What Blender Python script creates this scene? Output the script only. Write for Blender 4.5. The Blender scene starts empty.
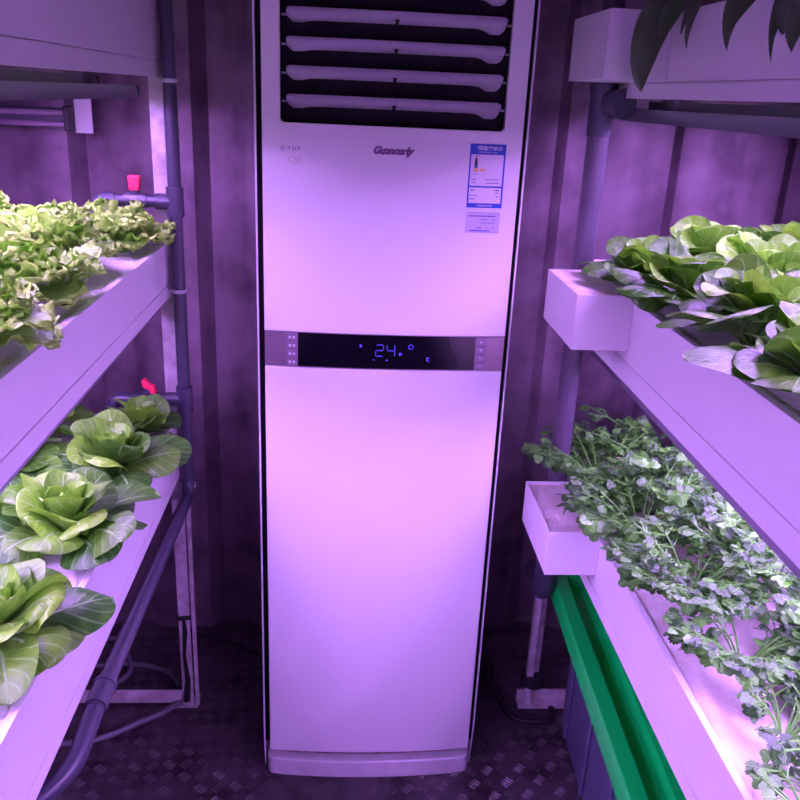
import bpy, bmesh, math, random
from mathutils import Vector, Matrix
PI = math.pi
C = bpy.context.scene.collection
sc = bpy.context.scene

# ------------------------------------------------------------------ materials
def nt(name):
    m = bpy.data.materials.new(name); m.use_nodes = True
    t = m.node_tree; b = t.nodes['Principled BSDF']
    return m, t, b
def link(t, a, b): t.links.new(a, b)
def mat(name, col, rough=.5, metal=0., var=0., scale=6., bump=0., bscale=40., coat=0., spec=.5, stretch=None, dirt=None):
    m, t, b = nt(name)
    b.inputs['Base Color'].default_value = (*col, 1); b.inputs['Roughness'].default_value = rough
    b.inputs['Metallic'].default_value = metal; b.inputs['Coat Weight'].default_value = coat
    b.inputs['Specular IOR Level'].default_value = spec
    tc = t.nodes.new('ShaderNodeTexCoord'); mp = t.nodes.new('ShaderNodeMapping')
    link(t, tc.outputs['Object'], mp.inputs['Vector'])
    if stretch: mp.inputs['Scale'].default_value = stretch
    if var:
        n = t.nodes.new('ShaderNodeTexNoise'); n.inputs['Scale'].default_value = scale; n.inputs['Detail'].default_value = 5
        link(t, mp.outputs[0], n.inputs['Vector'])
        r = t.nodes.new('ShaderNodeValToRGB')
        r.color_ramp.elements[0].position = .3; r.color_ramp.elements[1].position = .7
        dk = dirt or tuple(c*(1-var) for c in col)
        r.color_ramp.elements[0].color = (*dk, 1); r.color_ramp.elements[1].color = (*col, 1)
        link(t, n.outputs['Fac'], r.inputs[0]); link(t, r.outputs[0], b.inputs['Base Color'])
    if bump:
        n = t.nodes.new('ShaderNodeTexNoise'); n.inputs['Scale'].default_value = bscale; n.inputs['Detail'].default_value = 4
        link(t, mp.outputs[0], n.inputs['Vector'])
        bp = t.nodes.new('ShaderNodeBump'); bp.inputs['Strength'].default_value = bump; bp.inputs['Distance'].default_value = .01
        link(t, n.outputs['Fac'], bp.inputs['Height']); link(t, bp.outputs[0], b.inputs['Normal'])
    return m
def emit(name, col, s):
    m, t, b = nt(name)
    b.inputs['Base Color'].default_value = (*col, 1)
    b.inputs['Emission Color'].default_value = (*col, 1); b.inputs['Emission Strength'].default_value = s
    return m
def leafmat(name, dark, light, vein, rough=.4, trans=.25, veins=7., bump=.5, coat=.0, spec=.5):
    """leaf blade: colour from a per-leaf tint attribute, pale midrib and side veins laid out on the blade's own UV"""
    m, t, b = nt(name); N = t.nodes
    at = N.new('ShaderNodeAttribute'); at.attribute_name = 'tint'
    uv = N.new('ShaderNodeUVMap'); uv.uv_map = 'UVMap'
    sp = N.new('ShaderNodeSeparateXYZ'); link(t, uv.outputs[0], sp.inputs[0])
    def mth(op, a, b_=None, clamp=False):
        n = N.new('ShaderNodeMath'); n.operation = op; n.use_clamp = clamp
        for i, v in enumerate((a, b_)):
            if v is None: continue
            if isinstance(v, (int, float)): n.inputs[i].default_value = v
            else: link(t, v, n.inputs[i])
        return n.outputs[0]
    au = mth('MULTIPLY', mth('ABSOLUTE', mth('SUBTRACT', sp.outputs[0], .5)), 2.)
    mid = mth('SUBTRACT', 1., mth('DIVIDE', au, mth('ADD', mth('MULTIPLY', mth('SUBTRACT', 1., sp.outputs[1]), .13), .02)), True)
    ph = mth('FRACT', mth('SUBTRACT', mth('MULTIPLY', sp.outputs[1], veins), mth('MULTIPLY', au, 2.2)))
    tri = mth('ABSOLUTE', mth('SUBTRACT', ph, .5))
    side = mth('MULTIPLY', mth('SUBTRACT', 1., mth('DIVIDE', tri, .13), True), .35)
    vn = mth('MAXIMUM', mid, side)
    no = N.new('ShaderNodeTexNoise'); no.inputs['Scale'].default_value = 35.; no.inputs['Detail'].default_value = 4
    tc = N.new('ShaderNodeTexCoord'); link(t, tc.outputs['Object'], no.inputs['Vector'])
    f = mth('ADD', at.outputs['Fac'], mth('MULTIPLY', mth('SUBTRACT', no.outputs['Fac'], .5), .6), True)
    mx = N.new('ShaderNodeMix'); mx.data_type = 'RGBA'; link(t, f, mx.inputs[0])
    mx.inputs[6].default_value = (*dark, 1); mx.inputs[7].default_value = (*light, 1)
    mv = N.new('ShaderNodeMix'); mv.data_type = 'RGBA'; link(t, vn, mv.inputs[0]); link(t, mx.outputs[2], mv.inputs[6])
    mv.inputs[7].default_value = (*vein, 1)
    link(t, mv.outputs[2], b.inputs['Base Color'])
    b.inputs['Roughness'].default_value = rough; b.inputs['Coat Weight'].default_value = coat; b.inputs['Coat Roughness'].default_value = .35
    b.inputs['Specular IOR Level'].default_value = spec
    vo = N.new('ShaderNodeTexNoise'); vo.inputs['Scale'].default_value = 90.; vo.inputs['Detail'].default_value = 3
    link(t, tc.outputs['Object'], vo.inputs['Vector'])
    h = mth('SUBTRACT', vo.outputs['Fac'], mth('MULTIPLY', vn, .5))
    bp = N.new('ShaderNodeBump'); bp.inputs['Strength'].default_value = bump; bp.inputs['Distance'].default_value = .004
    link(t, h, bp.inputs['Height']); link(t, bp.outputs[0], b.inputs['Normal'])
    tr = N.new('ShaderNodeBsdfTranslucent'); link(t, mx.outputs[2], tr.inputs[0])
    ms = N.new('ShaderNodeMixShader'); ms.inputs[0].default_value = trans
    link(t, b.outputs[0], ms.inputs[1]); link(t, tr.outputs[0], ms.inputs[2])
    link(t, ms.outputs[0], N['Material Output'].inputs[0])
    return m

M = {}
M['trough'] = mat('white_pvc', (.80,.78,.80), .32, var=.05, scale=9, bump=.03, bscale=14)
M['foam'] = mat('white_foam', (.86,.84,.84), .8, var=.10, scale=14, bump=.25, bscale=180)
M['foamold'] = mat('stained_foam', (.84,.80,.78), .8, var=.3, scale=22, dirt=(.66,.55,.50), bump=.25, bscale=150)
M['rot'] = mat('stained_brown_edge', (.30,.13,.07), .8, var=.5, scale=80)
M['pipe'] = mat('grey_pvc', (.055,.05,.085), .3, var=.12, scale=12)
M['pipelight'] = mat('paler_grey_pvc', (.10,.08,.12), .35, var=.2, scale=12)  # paler mix of the grey pipe colour, for the right riser
M['pipedark'] = mat('dark_grey_pvc', (.05,.05,.08), .4, var=.2, scale=12)
M['tie'] = mat('clear_tie', (.55,.55,.6), .3)
M['handle'] = mat('pink_red_plastic', (.90,.03,.10), .35)
M['frame'] = mat('white_painted_steel', (.62,.60,.64), .45, var=.35, scale=30, dirt=(.36,.30,.30))
M['acwhite'] = mat('appliance_white', (.80,.79,.80), .28, var=.015, scale=3, coat=.15)
M['acbase'] = mat('appliance_base_white', (.74,.72,.74), .35, var=.15, scale=40)
M['recess'] = mat('shaded_dirty_recess', (.34,.28,.30), .6, var=.5, scale=60, dirt=(.10,.05,.04))  # dirt tone deepened to paint in the shadow between panel and base
M['acblack'] = mat('black_plastic', (.004,.004,.005), .6, spec=.15)
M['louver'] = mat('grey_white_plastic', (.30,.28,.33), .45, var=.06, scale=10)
M['silver'] = mat('brushed_silver', (.24,.18,.23), .34, .75, var=.15, scale=8, stretch=(1,1,12))
M['glass'] = mat('black_display_glass', (.003,.003,.006), .12, spec=.3)
M['digit'] = emit('display_digit_blue', (.08,.08,.60), .2)
M['btn'] = mat('button_grey_plastic', (.22,.17,.24), .4)
M['mark'] = mat('light_print', (.65,.62,.72), .5)
M['logo'] = mat('dark_violet_print', (.12,.06,.16), .4)
M['chrome'] = mat('raised_silver_letters', (.62,.58,.50), .35, .6)
M['blue'] = mat('label_blue', (.004,.06,.48), .4)
M['paper'] = mat('label_paper', (.80,.76,.84), .5)
M['clearlab'] = mat('translucent_sticker', (.60,.55,.72), .4)
M['ink'] = mat('label_ink', (.10,.07,.22), .6)
M['black'] = mat('label_black', (.015,.015,.03), .6)
M['teal'] = mat('label_teal', (.02,.25,.35), .6)
M['orange'] = mat('label_orange', (.85,.55,.22), .6)
M['alu'] = mat('aluminium_housing', (.30,.29,.36), .35, .7, var=.2, scale=20, stretch=(1,.1,1))
M['darkalu'] = mat('dark_housing', (.05,.05,.07), .4, .3)
M['dark'] = mat('black_end_cap', (.015,.015,.02), .5)
M['led'] = emit('led_strip_glow', (.585,.262,1.06), 102.)
M['leddim'] = emit('slim_led_glow', (.585,.262,1.06), 14.)
M['tube'] = mat('unlit_glass_tube', (.26,.18,.25), .2, coat=.4)
M['green'] = mat('green_plastic', (.0,.58,.075), .36, var=.12, scale=10, bump=.05, bscale=60)
M['bin'] = mat('grey_blue_plastic', (.115,.12,.20), .45, var=.2, scale=15, bump=.06, bscale=60)
M['hose'] = mat('grey_rubber_hose', (.14,.13,.16), .45)
M['darkhose'] = mat('black_cable', (.012,.012,.014), .5)
M['rust'] = mat('dirty_bolt', (.30,.22,.22), .6, .4, var=.6, scale=120)
M['stem'] = mat('pale_green_stem', (.14,.46,.06), .4, var=.3, scale=60)
M['darkstem'] = mat('dark_stem', (.05,.08,.03), .5)
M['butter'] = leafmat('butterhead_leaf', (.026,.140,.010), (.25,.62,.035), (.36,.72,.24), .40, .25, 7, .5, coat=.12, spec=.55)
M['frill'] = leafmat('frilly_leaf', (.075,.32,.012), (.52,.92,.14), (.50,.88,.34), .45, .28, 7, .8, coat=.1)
M['celery'] = leafmat('celery_leaflet', (.012,.085,.010), (.13,.48,.04), (.20,.45,.12), .38, .2, 5, .6, coat=.25, spec=.7)
M['spinach'] = leafmat('shade_toned_long_leaf', (.018,.045,.014), (.035,.08,.02), (.05,.09,.03), .45, .15, 9, .3)  # dark greens put the lack of light above the top trough into the colour

# galvanised corrugated wall: streaky steel with dark stains
def steel(name, col, lo, rough, metal):
    m, t, b = nt(name); N = t.nodes
    tc = N.new('ShaderNodeTexCoord'); mp = N.new('ShaderNodeMapping'); mp.inputs['Scale'].default_value = (6, 6, .7)
    link(t, tc.outputs['Object'], mp.inputs['Vector'])
    n1 = N.new('ShaderNodeTexNoise'); n1.inputs['Scale'].default_value = 1.6; n1.inputs['Detail'].default_value = 8; link(t, mp.outputs[0], n1.inputs['Vector'])
    n2 = N.new('ShaderNodeTexNoise'); n2.inputs['Scale'].default_value = 9; n2.inputs['Detail'].default_value = 6; link(t, tc.outputs['Object'], n2.inputs['Vector'])
    ad = N.new('ShaderNodeMath'); ad.operation = 'ADD'; link(t, n1.outputs['Fac'], ad.inputs[0]); link(t, n2.outputs['Fac'], ad.inputs[1])
    r = N.new('ShaderNodeValToRGB'); r.color_ramp.elements[0].position = .7; r.color_ramp.elements[1].position = 1.25
    ad2 = N.new('ShaderNodeMath'); ad2.operation = 'MULTIPLY'; ad2.inputs[1].default_value = .8; link(t, ad.outputs[0], ad2.inputs[0])
    r.color_ramp.elements[0].position = .62; r.color_ramp.elements[1].position = .98
    r.color_ramp.elements[0].color = (*lo, 1); r.color_ramp.elements[1].color = (*col, 1)
    link(t, ad2.outputs[0], r.inputs[0]); link(t, r.outputs[0], b.inputs['Base Color'])
    b.inputs['Roughness'].default_value = rough; b.inputs['Metallic'].default_value = metal
    bp = N.new('ShaderNodeBump'); bp.inputs['Strength'].default_value = .15; bp.inputs['Distance'].default_value = .01
    link(t, n2.outputs['Fac'], bp.inputs['Height']); link(t, bp.outputs[0], b.inputs['Normal'])
    return m
M['wall'] = steel('stained_steel_wall', (.37,.28,.35), (.16,.11,.15), .50, .6)
M['floor'] = steel('worn_checker_plate', (.13,.105,.12), (.04,.03,.034), .45, .4)
M['bar'] = mat('polished_tread', (.17,.14,.16), .32, .5, var=.7, scale=5)
M['ceil'] = mat('painted_ceiling', (.25,.23,.26), .6, var=.2)

# ------------------------------------------------------------------ mesh helpers
def islands(m):
    par=list(range(len(m.v)))
    def find(a):
        while par[a]!=a: par[a]=par[par[a]]; a=par[a]
        return a
    for f in m.f:
        r=find(f[0])
        for i in f[1:]: par[find(i)]=r
    out={}
    for k,f in enumerate(m.f): out.setdefault(find(f[0]),[]).append(k)
    res=[]
    for ks in out.values():
        n=MB(); mp={}
        for k in ks:
            ix=[]
            for i in m.f[k]:
                if i not in mp: mp[i]=n.vert(m.v[i],m.tint[i],m.uv[i])
                ix.append(mp[i])
            n.face(ix,m.mi[k],m.sm[k])
        res.append(n)
    return res
class MB:
    def __init__(s): s.v=[]; s.f=[]; s.mi=[]; s.uv={}; s.tint=[]; s.sm=[]
    def vert(s, p, tint=0., uv=(0,0)):
        s.v.append(tuple(p)); s.tint.append(tint); s.uv[len(s.v)-1]=uv; return len(s.v)-1
    def face(s, ix, mi=0, sm=False): s.f.append(tuple(ix)); s.mi.append(mi); s.sm.append(sm)
    def box(s, x0,x1,y0,y1,z0,z1, mi=0):
        b=len(s.v)
        for z in (z0,z1):
            for x,y in ((x0,y0),(x1,y0),(x1,y1),(x0,y1)): s.vert((x,y,z))
        for q in ((3,2,1,0),(4,5,6,7),(0,1,5,4),(1,2,6,5),(2,3,7,6),(3,0,4,7)): s.face([b+i for i in q],mi)
    def prism(s, pts, axis, a0, a1, mi=0, sm=False):
        """extrude a closed 2-D outline along an axis (0,1,2)"""
        n=len(pts); b=len(s.v)
        for a in (a0,a1):
            for p in pts:
                q=[0,0,0]; o=[i for i in range(3) if i!=axis]; q[axis]=a; q[o[0]]=p[0]; q[o[1]]=p[1]; s.vert(q)
        for i in range(n):
            j=(i+1)%n; s.face((b+i,b+j,b+n+j,b+n+i),mi,sm)
        s.face([b+i for i in range(n)][::-1],mi); s.face([b+n+i for i in range(n)],mi)
    def tube(s, pts, r, seg=14, mi=0, cap=True, tint=0.):
        pts=[Vector(p) for p in pts]; rr=r if isinstance(r,(list,tuple)) else [r]*len(pts)
        rings=[]; up=Vector((0,0,1)); prev=None
        for i,p in enumerate(pts):
            d=(pts[min(i+1,len(pts)-1)]-pts[max(i-1,0)]).normalized()
            if prev is None:
                a=d.orthogonal().normalized()
            else:
                a=(prev-d*prev.dot(d)).normalized()
            prev=a; bb=d.cross(a)
            rings.append([s.vert(p+(a*math.cos(2*PI*k/seg)+bb*math.sin(2*PI*k/seg))*rr[i],tint,(.3,.5)) for k in range(seg)])
        for a,b in zip(rings,rings[1:]):
            for k in range(seg): s.face((a[k],a[(k+1)%seg],b[(k+1)%seg],b[k]),mi,True)
        if cap: s.face(rings[0][::-1],mi); s.face(rings[-1],mi)
    def each(s, name, mats, parent=None, **k):
        return [p.build(name,mats,parent,**k) for p in islands(s)]
    def build(s, name, mats, parent=None, bevel=0., seg=2, recalc=True, solid=0.):
        me=bpy.data.meshes.new(name)
        me.from_pydata(s.v,[],s.f)
        if not isinstance(mats,(list,tuple)): mats=[mats]
        for m in mats: me.materials.append(m)
        me.polygons.foreach_set('material_index',s.mi); me.polygons.foreach_set('use_smooth',s.sm)
        if any(s.tint) or any(u!=(0,0) for u in s.uv.values()):
            ul=me.uv_layers.new(name='UVMap')
            for l in me.loops: ul.data[l.index].uv=s.uv[l.vertex_index]
            a=me.attributes.new('tint','FLOAT','POINT'); a.data.foreach_set('value',s.tint)
        me.update()
        if recalc:
            bm=bmesh.new(); bm.from_mesh(me); bmesh.ops.recalc_face_normals(bm,faces=bm.faces); bm.to_mesh(me); bm.free()
        if recalc: me.set_sharp_from_angle(angle=.7)
        o=bpy.data.objects.new(name,me); C.objects.link(o)
        if solid:
            md=o.modifiers.new('s','SOLIDIFY'); md.thickness=solid; md.offset=0
        if bevel:
            md=o.modifiers.new('b','BEVEL'); md.width=bevel; md.segments=seg; md.limit_method='ANGLE'; md.angle_limit=.6
        if parent:
            o.parent=parent
            w=Vector(parent.location)
            p=parent
            while p.parent: p=p.parent; w+=Vector(p.location)
            o.location=-w+Vector((0,0,0))
        return o
def tag(o, label, cat, group=None):
    o['label']=label; o['category']=cat
    if group: o['group']=group
    return o
def thing(name, label, cat, loc=(0,0,0), group=None):
    o=bpy.data.objects.new(name,None); C.objects.link(o); o.location=loc; o.empty_display_size=.05
    return tag(o,label,cat,group)
def struct(o): o['kind']='structure'; return o
def B(*a, **k): m=MB(); m.box(*a, **k); return m
def arc(c, r, a0, a1, n=6): return [(c[0]+r*math.cos(a0+(a1-a0)*i/n), c[1]+r*math.sin(a0+(a1-a0)*i/n)) for i in range(n+1)]
def rrect(x0,x1,z0,z1,r,n=5):
    return arc((x1-r,z0+r),r,-PI/2,0,n)+arc((x1-r,z1-r),r,0,PI/2,n)+arc((x0+r,z1-r),r,PI/2,PI,n)+arc((x0+r,z0+r),r,PI,1.5*PI,n)
def bend(pts, r, n=6):
    """round the corners of a polyline"""
    pts=[Vector(p) for p in pts]; out=[pts[0]]
    for a,b,c in zip(pts,pts[1:],pts[2:]):
        d1=(a-b).normalized(); d2=(c-b).normalized(); rr=min(r,(a-b).length*.49,(c-b).length*.49)
        p0=b+d1*rr; p2=b+d2*rr
        for i in range(n+1):
            t=i/n; out.append(p0*(1-t)**2+b*2*t*(1-t)+p2*t*t)
    return out+[pts[-1]]
def text(body, size, loc, material, name, parent, shear=0., ext=.0004, width=1., bold=0.):
    cu=bpy.data.curves.new(name,'FONT'); cu.body=body; cu.size=size; cu.align_x='CENTER'; cu.align_y='CENTER'
    cu.extrude=ext; cu.shear=shear; cu.offset=bold
    o=bpy.data.objects.new(name,cu); C.objects.link(o)
    dg=bpy.context.evaluated_depsgraph_get(); me=bpy.data.meshes.new_from_object(o.evaluated_get(dg))
    bpy.data.objects.remove(o); bpy.data.curves.remove(cu)
    me.transform(Matrix.Diagonal((width,1,1,1))); me.transform(Matrix.Rotation(PI/2,4,'X')); me.transform(Matrix.Translation(loc))
    me.materials.clear(); me.materials.append(material)
    n=bpy.data.objects.new(name,me); C.objects.link(n); n.parent=parent
    w=Vector((0,0,0)); p=parent
    while p: w+=Vector(p.location); p=p.parent
    n.location=-w
    return n

# ------------------------------------------------------------------ the container shell
XL, XR, YB, YF, ZC = -1.06, 1.29, 2.336, -2.6, 2.35
def corrugated(name, a0, a1, start, period, place, depth=.034):
    m=MB(); pts=[]; a=start
    while a<a1+period:
        pts += [(a,0),(a+period*.50,0),(a+period*.62,depth),(a+period*.86,depth)]
        a+=period
    pts=[p for p in pts if a0-.4<=p[0]<=a1+.4]
    out=[]
    for (p,q) in zip(pts,pts[1:]):
        if q[0]<=a0 or p[0]>=a1: continue
        def cl(t):
            k=(t-p[0])/(q[0]-p[0]) if q[0]>p[0] else 0
            return (t,p[1]+k*(q[1]-p[1]))
        s_=cl(max(a0,p[0])); e_=cl(min(a1,q[0]))
        if not out: out.append(s_)
        out.append(e_)
    prev=None
    for (a,dp) in out:
        i0=m.vert(place(a,dp,-.02)); i1=m.vert(place(a,dp,ZC+.02)); i2=m.vert(place(a,depth+.02,ZC+.02)); i3=m.vert(place(a,depth+.02,-.02))
        if prev:
            m.face((prev[0],i0,i1,prev[1])); m.face((prev[3],prev[2],i2,i3)); m.face((prev[1],i1,i2,prev[2])); m.face((prev[0],prev[3],i3,i0))
        else: m.face((i0,i1,i2,i3))
        prev=(i0,i1,i2,i3)
    m.face(prev[::-1])
    return struct(m.build(name,M['wall']))
# near face of the ribs stands at YB
corrugated('wall_back', XL-.06, XR+.06, -.70-.62*.325-3*.325, .325, lambda a,d,z:(a,YB+d,z))
corrugated('wall_left', YF, YB-.001, YF-.1, .325, lambda a,d,z:(XL-d,a,z))
corrugated('wall_right', YF, YB-.001, YF-.1, .325, lambda a,d,z:(XR+d,a,z))
struct(B(XL-.05,XR+.05,YF-.06,YF-.001,-.02,ZC+.02).build('wall_front',M['wall']))
struct(B(XL-.05,XR+.05,YF-.06,YB+.06,ZC,ZC+.05).build('ceiling',M['ceil']))
fl=MB(); fl.box(XL-.05,XR+.05,YF-.06,YB+.06,-.03,0)
def bar(cx,cy,ang,L=.027,W=.0044,h=.0015):
    ca,sa=math.cos(ang),math.sin(ang)
    def T(u,v,z): return (cx+u*ca-v*sa, cy+u*sa+v*ca, z)
    b=len(fl.v)
    for p in (T(-L/2,0,0),T(-L/4,-W/2,0),T(L/4,-W/2,0),T(L/2,0,0),T(L/4,W/2,0),T(-L/4,W/2,0),T(-L/4,0,h),T(L/4,0,h)): fl.vert(p)
    for q in ((0,1,6),(1,2,7,6),(2,3,7),(3,4,7),(4,5,6,7),(5,0,6)): fl.face([b+i for i in q],1)
g=.0435
rot=math.radians(4)
for i in range(-40,60):
    for j in range(-40,80):
        x0=i*g; y0=j*g
        x=x0*math.cos(rot)-y0*math.sin(rot)+.3; y=x0*math.sin(rot)+y0*math.cos(rot)
        if not(-1.0<x<1.0 and .75<y<2.32): continue
        odd=(i+j)%2
        a=rot+(PI*.25 if odd else -PI*.25)
        for k in (-1.5,-.5,.5,1.5):
            nx,ny=-math.sin(a),math.cos(a)
            bar(x+nx*k*.0082,y+ny*k*.0082,a)
struct(fl.build('floor',[M['floor'],M['bar']]))

# ------------------------------------------------------------------ air conditioner
AX0, AX1 = -.168, .341
ac=thing('air_conditioner','tall white floor-standing air conditioner between the two planting racks','air conditioner',(.085,1.87,0))
AC_=.5*(AX0+AX1); AW=.5*(AX1-AX0)
def yf(x, y0=1.700, b=.013): t=(x-AC_)/AW; return y0-b*(1-t*t)
def curved(name, x0,x1,z0,z1,mt,parent,off=0.,th=.016,hole=None,n=24,edge=True):
    m=MB(); xs=[x0+(x1-x0)*i/n for i in range(n+1)]
    zs=[z0,z1]
    if hole:
        hx0,hx1,hz0,hz1,r=hole
        xs=sorted(set([x for x in xs]+[hx0,hx1,hx0+r,hx1-r])); zs=[z0,hz0,hz1,z1]
        xs=[x for i,x in enumerate(xs) if i==0 or x-xs[i-1]>1e-5]
    def ring(y_off):
        return {(i,j):m.vert((x,yf(x)-off+y_off,z)) for i,x in enumerate(xs) for j,z in enumerate(zs)}
    F=ring(0); Bk=ring(th)
    cell=set()
    for i in range(len(xs)-1):
        for j in range(len(zs)-1):
            if hole and j==1 and xs[i]>=hx0-1e-6 and xs[i+1]<=hx1+1e-6: continue
            cell.add((i,j))
    for (i,j) in cell:
        m.face((F[i,j],F[i+1,j],F[i+1,j+1],F[i,j+1]),0,False); m.face((Bk[i,j],Bk[i,j+1],Bk[i+1,j+1],Bk[i+1,j]))
        for (di,dj,a,b) in ((0,-1,(i,j),(i+1,j)),(1,0,(i+1,j),(i+1,j+1)),(0,1,(i+1,j+1),(i,j+1)),(-1,0,(i,j+1),(i,j))):
            if (i+di,j+dj) not in cell: m.face((F[a],Bk[a],Bk[b],F[b]))
    if hole:      # rounded corners of the opening
        for (cx,cz,sx,sz) in ((hx0,hz0,1,1),(hx1,hz0,-1,1),(hx0,hz1,1,-1),(hx1,hz1,-1,-1)):
            pts=[(cx,cz)]+[(cx+sx*(r-r*math.sin(t)),cz+sz*(r-r*math.cos(t))) for t in [PI/2*k/5 for k in range(6)]]
            a=[m.vert((p[0],yf(p[0])-off,p[1])) for p in pts]; b=[m.vert((p[0],yf(p[0])-off+th,p[1])) for p in pts]
            m.face(a); m.face(b[::-1])
            for k in range(1,6): m.face((a[k],b[k],b[k+1],a[k+1]))
    o=m.build(name,mt,parent)
    for p in o.data.polygons: p.use_smooth = abs(p.normal.y)>.9
    o.data.set_sharp_from_angle(angle=.5)
    if edge:
        md=o.modifiers.new('b','BEVEL'); md.width=.0025; md.segments=3; md.limit_method='ANGLE'; md.angle_limit=.9
    return o
# cabinet shell with black side reveals and a thin pale edge
m=MB()
sidep=[(1.716,.15),(1.724,.08),(1.738,.0),(2.09,.0),(2.09,1.90),(1.716,1.90)]
m.prism(sidep,0,-.1845,-.1812); m.prism(sidep,0,.3522,.3555)
m.box(-.1812,.3522,2.085,2.09,.0,1.90); m.box(-.1812,.3522,1.73,2.085,1.885,1.90)
m.build('cabinet_shell',M['acwhite'],ac)
B(-.1810,.3520,1.724,2.08,.09,1.884).build('side_reveal',M['acblack'],ac)
curved('upper_panel',AX0,AX1,1.189,1.895,M['acwhite'],ac,hole=(-.133,.303,1.604,1.86,.009))
curved('lower_panel',AX0,AX1,.0815,1.110,M['acwhite'],ac)
# control band
cb=curved('control_band',AX0,AX1,1.1115,1.1875,M['silver'],ac,off=-.003,th=.012,edge=False)
curved('display_glass',-.098,.278,1.1135,1.1865,M['glass'],ac,off=-.0015,th=.003,edge=False)
for side,x0 in ((0,-.1215),(1,.2795)):
    for k in range(4):
        z=1.1140+k*.0180
        b=MB(); yy=yf(x0+.01)+.0005; b.box(x0,x0+.0225,yy,yy+.005,z,z+.0160)
        bt=b.build('control_button',M['btn'],ac,bevel=.001)
        yq=yy-.0004
        g_=MB()
        if side==0:
            for t in ((.004,.009),(.0125,.0175)): g_.box(x0+t[0],x0+t[1],yq,yy,z+.006,z+.0105)
        elif k>=2:
            s_=1 if k==3 else -1; zc=z+.008
            g_.prism([(x0+.008,zc-.002*s_),(x0+.0145,zc-.002*s_),(x0+.01125,zc+.003*s_)],1,yq,yy)
        else: g_.box(x0+.008,x0+.014,yq,yy,z+.0072,z+.0085)
        g_.build('button_symbol',M['mark'],bt)
# lit digits 24 and small indicators
seg=MB(); dy=yf(.09)+.0012
def sg(x,z,w,h): seg.box(x-w/2,x+w/2,dy-.0006,dy+.0008,z-h/2,z+h/2)
def digit(cx,cz,on):
    W,H,t=.013,.0125,.0016
    P={'a':(0,H,W,t),'g':(0,0,W,t),'d':(0,-H,W,t),'f':(-W/2-t,H/2,t,H-.002),'b':(W/2+t,H/2,t,H-.002),'e':(-W/2-t,-H/2,t,H-.002),'c':(W/2+t,-H/2,t,H-.002)}
    for c in on: x,z,w,h=P[c]; sg(cx+x,cz+z,w,h)
digit(.074,1.154,'abged'); digit(.098,1.154,'fgbc')
seg.build('display_digits',M['digit'],ac)
rg=MB(); yy0=yf(.14)+.0006
ro=[rg.vert((.140+.0056*math.cos(2*PI*k/16),yy0,1.163+.0056*math.sin(2*PI*k/16))) for k in range(16)]
ri=[rg.vert((.140+.0040*math.cos(2*PI*k/16),yy0,1.163+.0040*math.sin(2*PI*k/16))) for k in range(16)]
for k in range(16): rg.face((ro[k],ro[(k+1)%16],ri[(k+1)%16],ri[k]))
rg.build('display_icon',M['digit'],ac)
ic=MB(); 
def icb(x,z,w,h): y=yf(x)+.0012; ic.box(x-w/2,x+w/2,y-.0006,y+.0008,z-h/2,z+h/2)
icb(.034,1.163,.005,.006); icb(.117,1.147,.003,.006); icb(.1205,1.149,.003,.0015); icb(.1205,1.145,.003,.0015)
icb(.062,1.133,.005,.0012); icb(.090,1.1325,.004,.002); icb(.176,1.137,.003,.008); icb(.179,1.132,.006,.0015); icb(.179,1.139,.004,.0015)
for k in range(8):
    a=2*PI*k/8; pass
ic.each('display_icon',M['digit'],ac)
# dark outlet behind the louvers, vertical vanes and six louvers
vz=MB()
for k in range(14):
    x=-.120+k*.0325; vz.box(x,x+.0016,1.7195,1.7215,1.61,1.858)
vz.each('inner_vane',mat('dark_vane',(.008,.008,.01),.7,spec=.1),ac)
for k in range(6):
    ztop=1.6565+.0505*k
    low=[(-.121,.012),(-.1195,.0165),(-.115,.021),(-.108,.0255),(-.090,.0255),(-.078,.0228),(-.06,.0218),(.080,.0215),(.0815,.0215),(.083,.0165),(.087,.0165),(.0885,.0215),(.09,.0215),(.235,.0215),(.248,.0235),(.256,.027),(.263,.0305),(.279,.0305),(.286,.027),(.290,.021),(.293,.013)]
    m=MB(); nr=5; cols=[]
    for (x,dz) in low:
        e=min(x+.121,.293-x); top=ztop-(.004 if e<.001 else .0015 if e<.005 else 0)
        fr_=[];bk_=[]
        for r_ in range(nr+1):
            t=r_/nr; z=top+(ztop-dz-top)*t; yo=yf(x)+.006-.006*math.sin(PI*min(1,t*.8+.1))+.010*t*t
            fr_.append(m.vert((x,yo,z))); bk_.append(m.vert((x,yo+.0045,z)))
        cols.append((fr_,bk_))
    for (a,b),(c,d) in zip(cols,cols[1:]):
        for r_ in range(nr):
            m.face((a[r_],c[r_],c[r_+1],a[r_+1]),0,True); m.face((b[r_],b[r_+1],d[r_+1],d[r_]),0,True)
        m.face((a[0],b[0],d[0],c[0])); m.face((a[nr],c[nr],d[nr],b[nr]))
    for (a,b),fl_ in ((cols[0],0),(cols[-1],1)):
        for r_ in range(nr): m.face((a[r_],a[r_+1],b[r_+1],b[r_]) if not fl_ else (a[r_],b[r_],b[r_+1],a[r_+1]))
    lv=m.build('louver',M['louver'],ac)
    p=MB(); 
    for sx in (-1,1):
        xe=.2935 if sx>0 else -.121
        p.box(min(xe,xe+sx*.009),max(xe,xe+sx*.009),yf(xe)+.009,yf(xe)+.013,ztop-.016,ztop-.012)
    p.each('pivot_pin',M['louver'],lv)
    c=MB(); c.box(.0825,.0875,yf(.085)+.004,yf(.085)+.012,ztop-.022,ztop-.0165); c.box(.0805,.0895,yf(.085)+.005,yf(.085)+.010,ztop-.0165,ztop-.014)
    c.build('link_clip',M['acblack'],lv)
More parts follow.
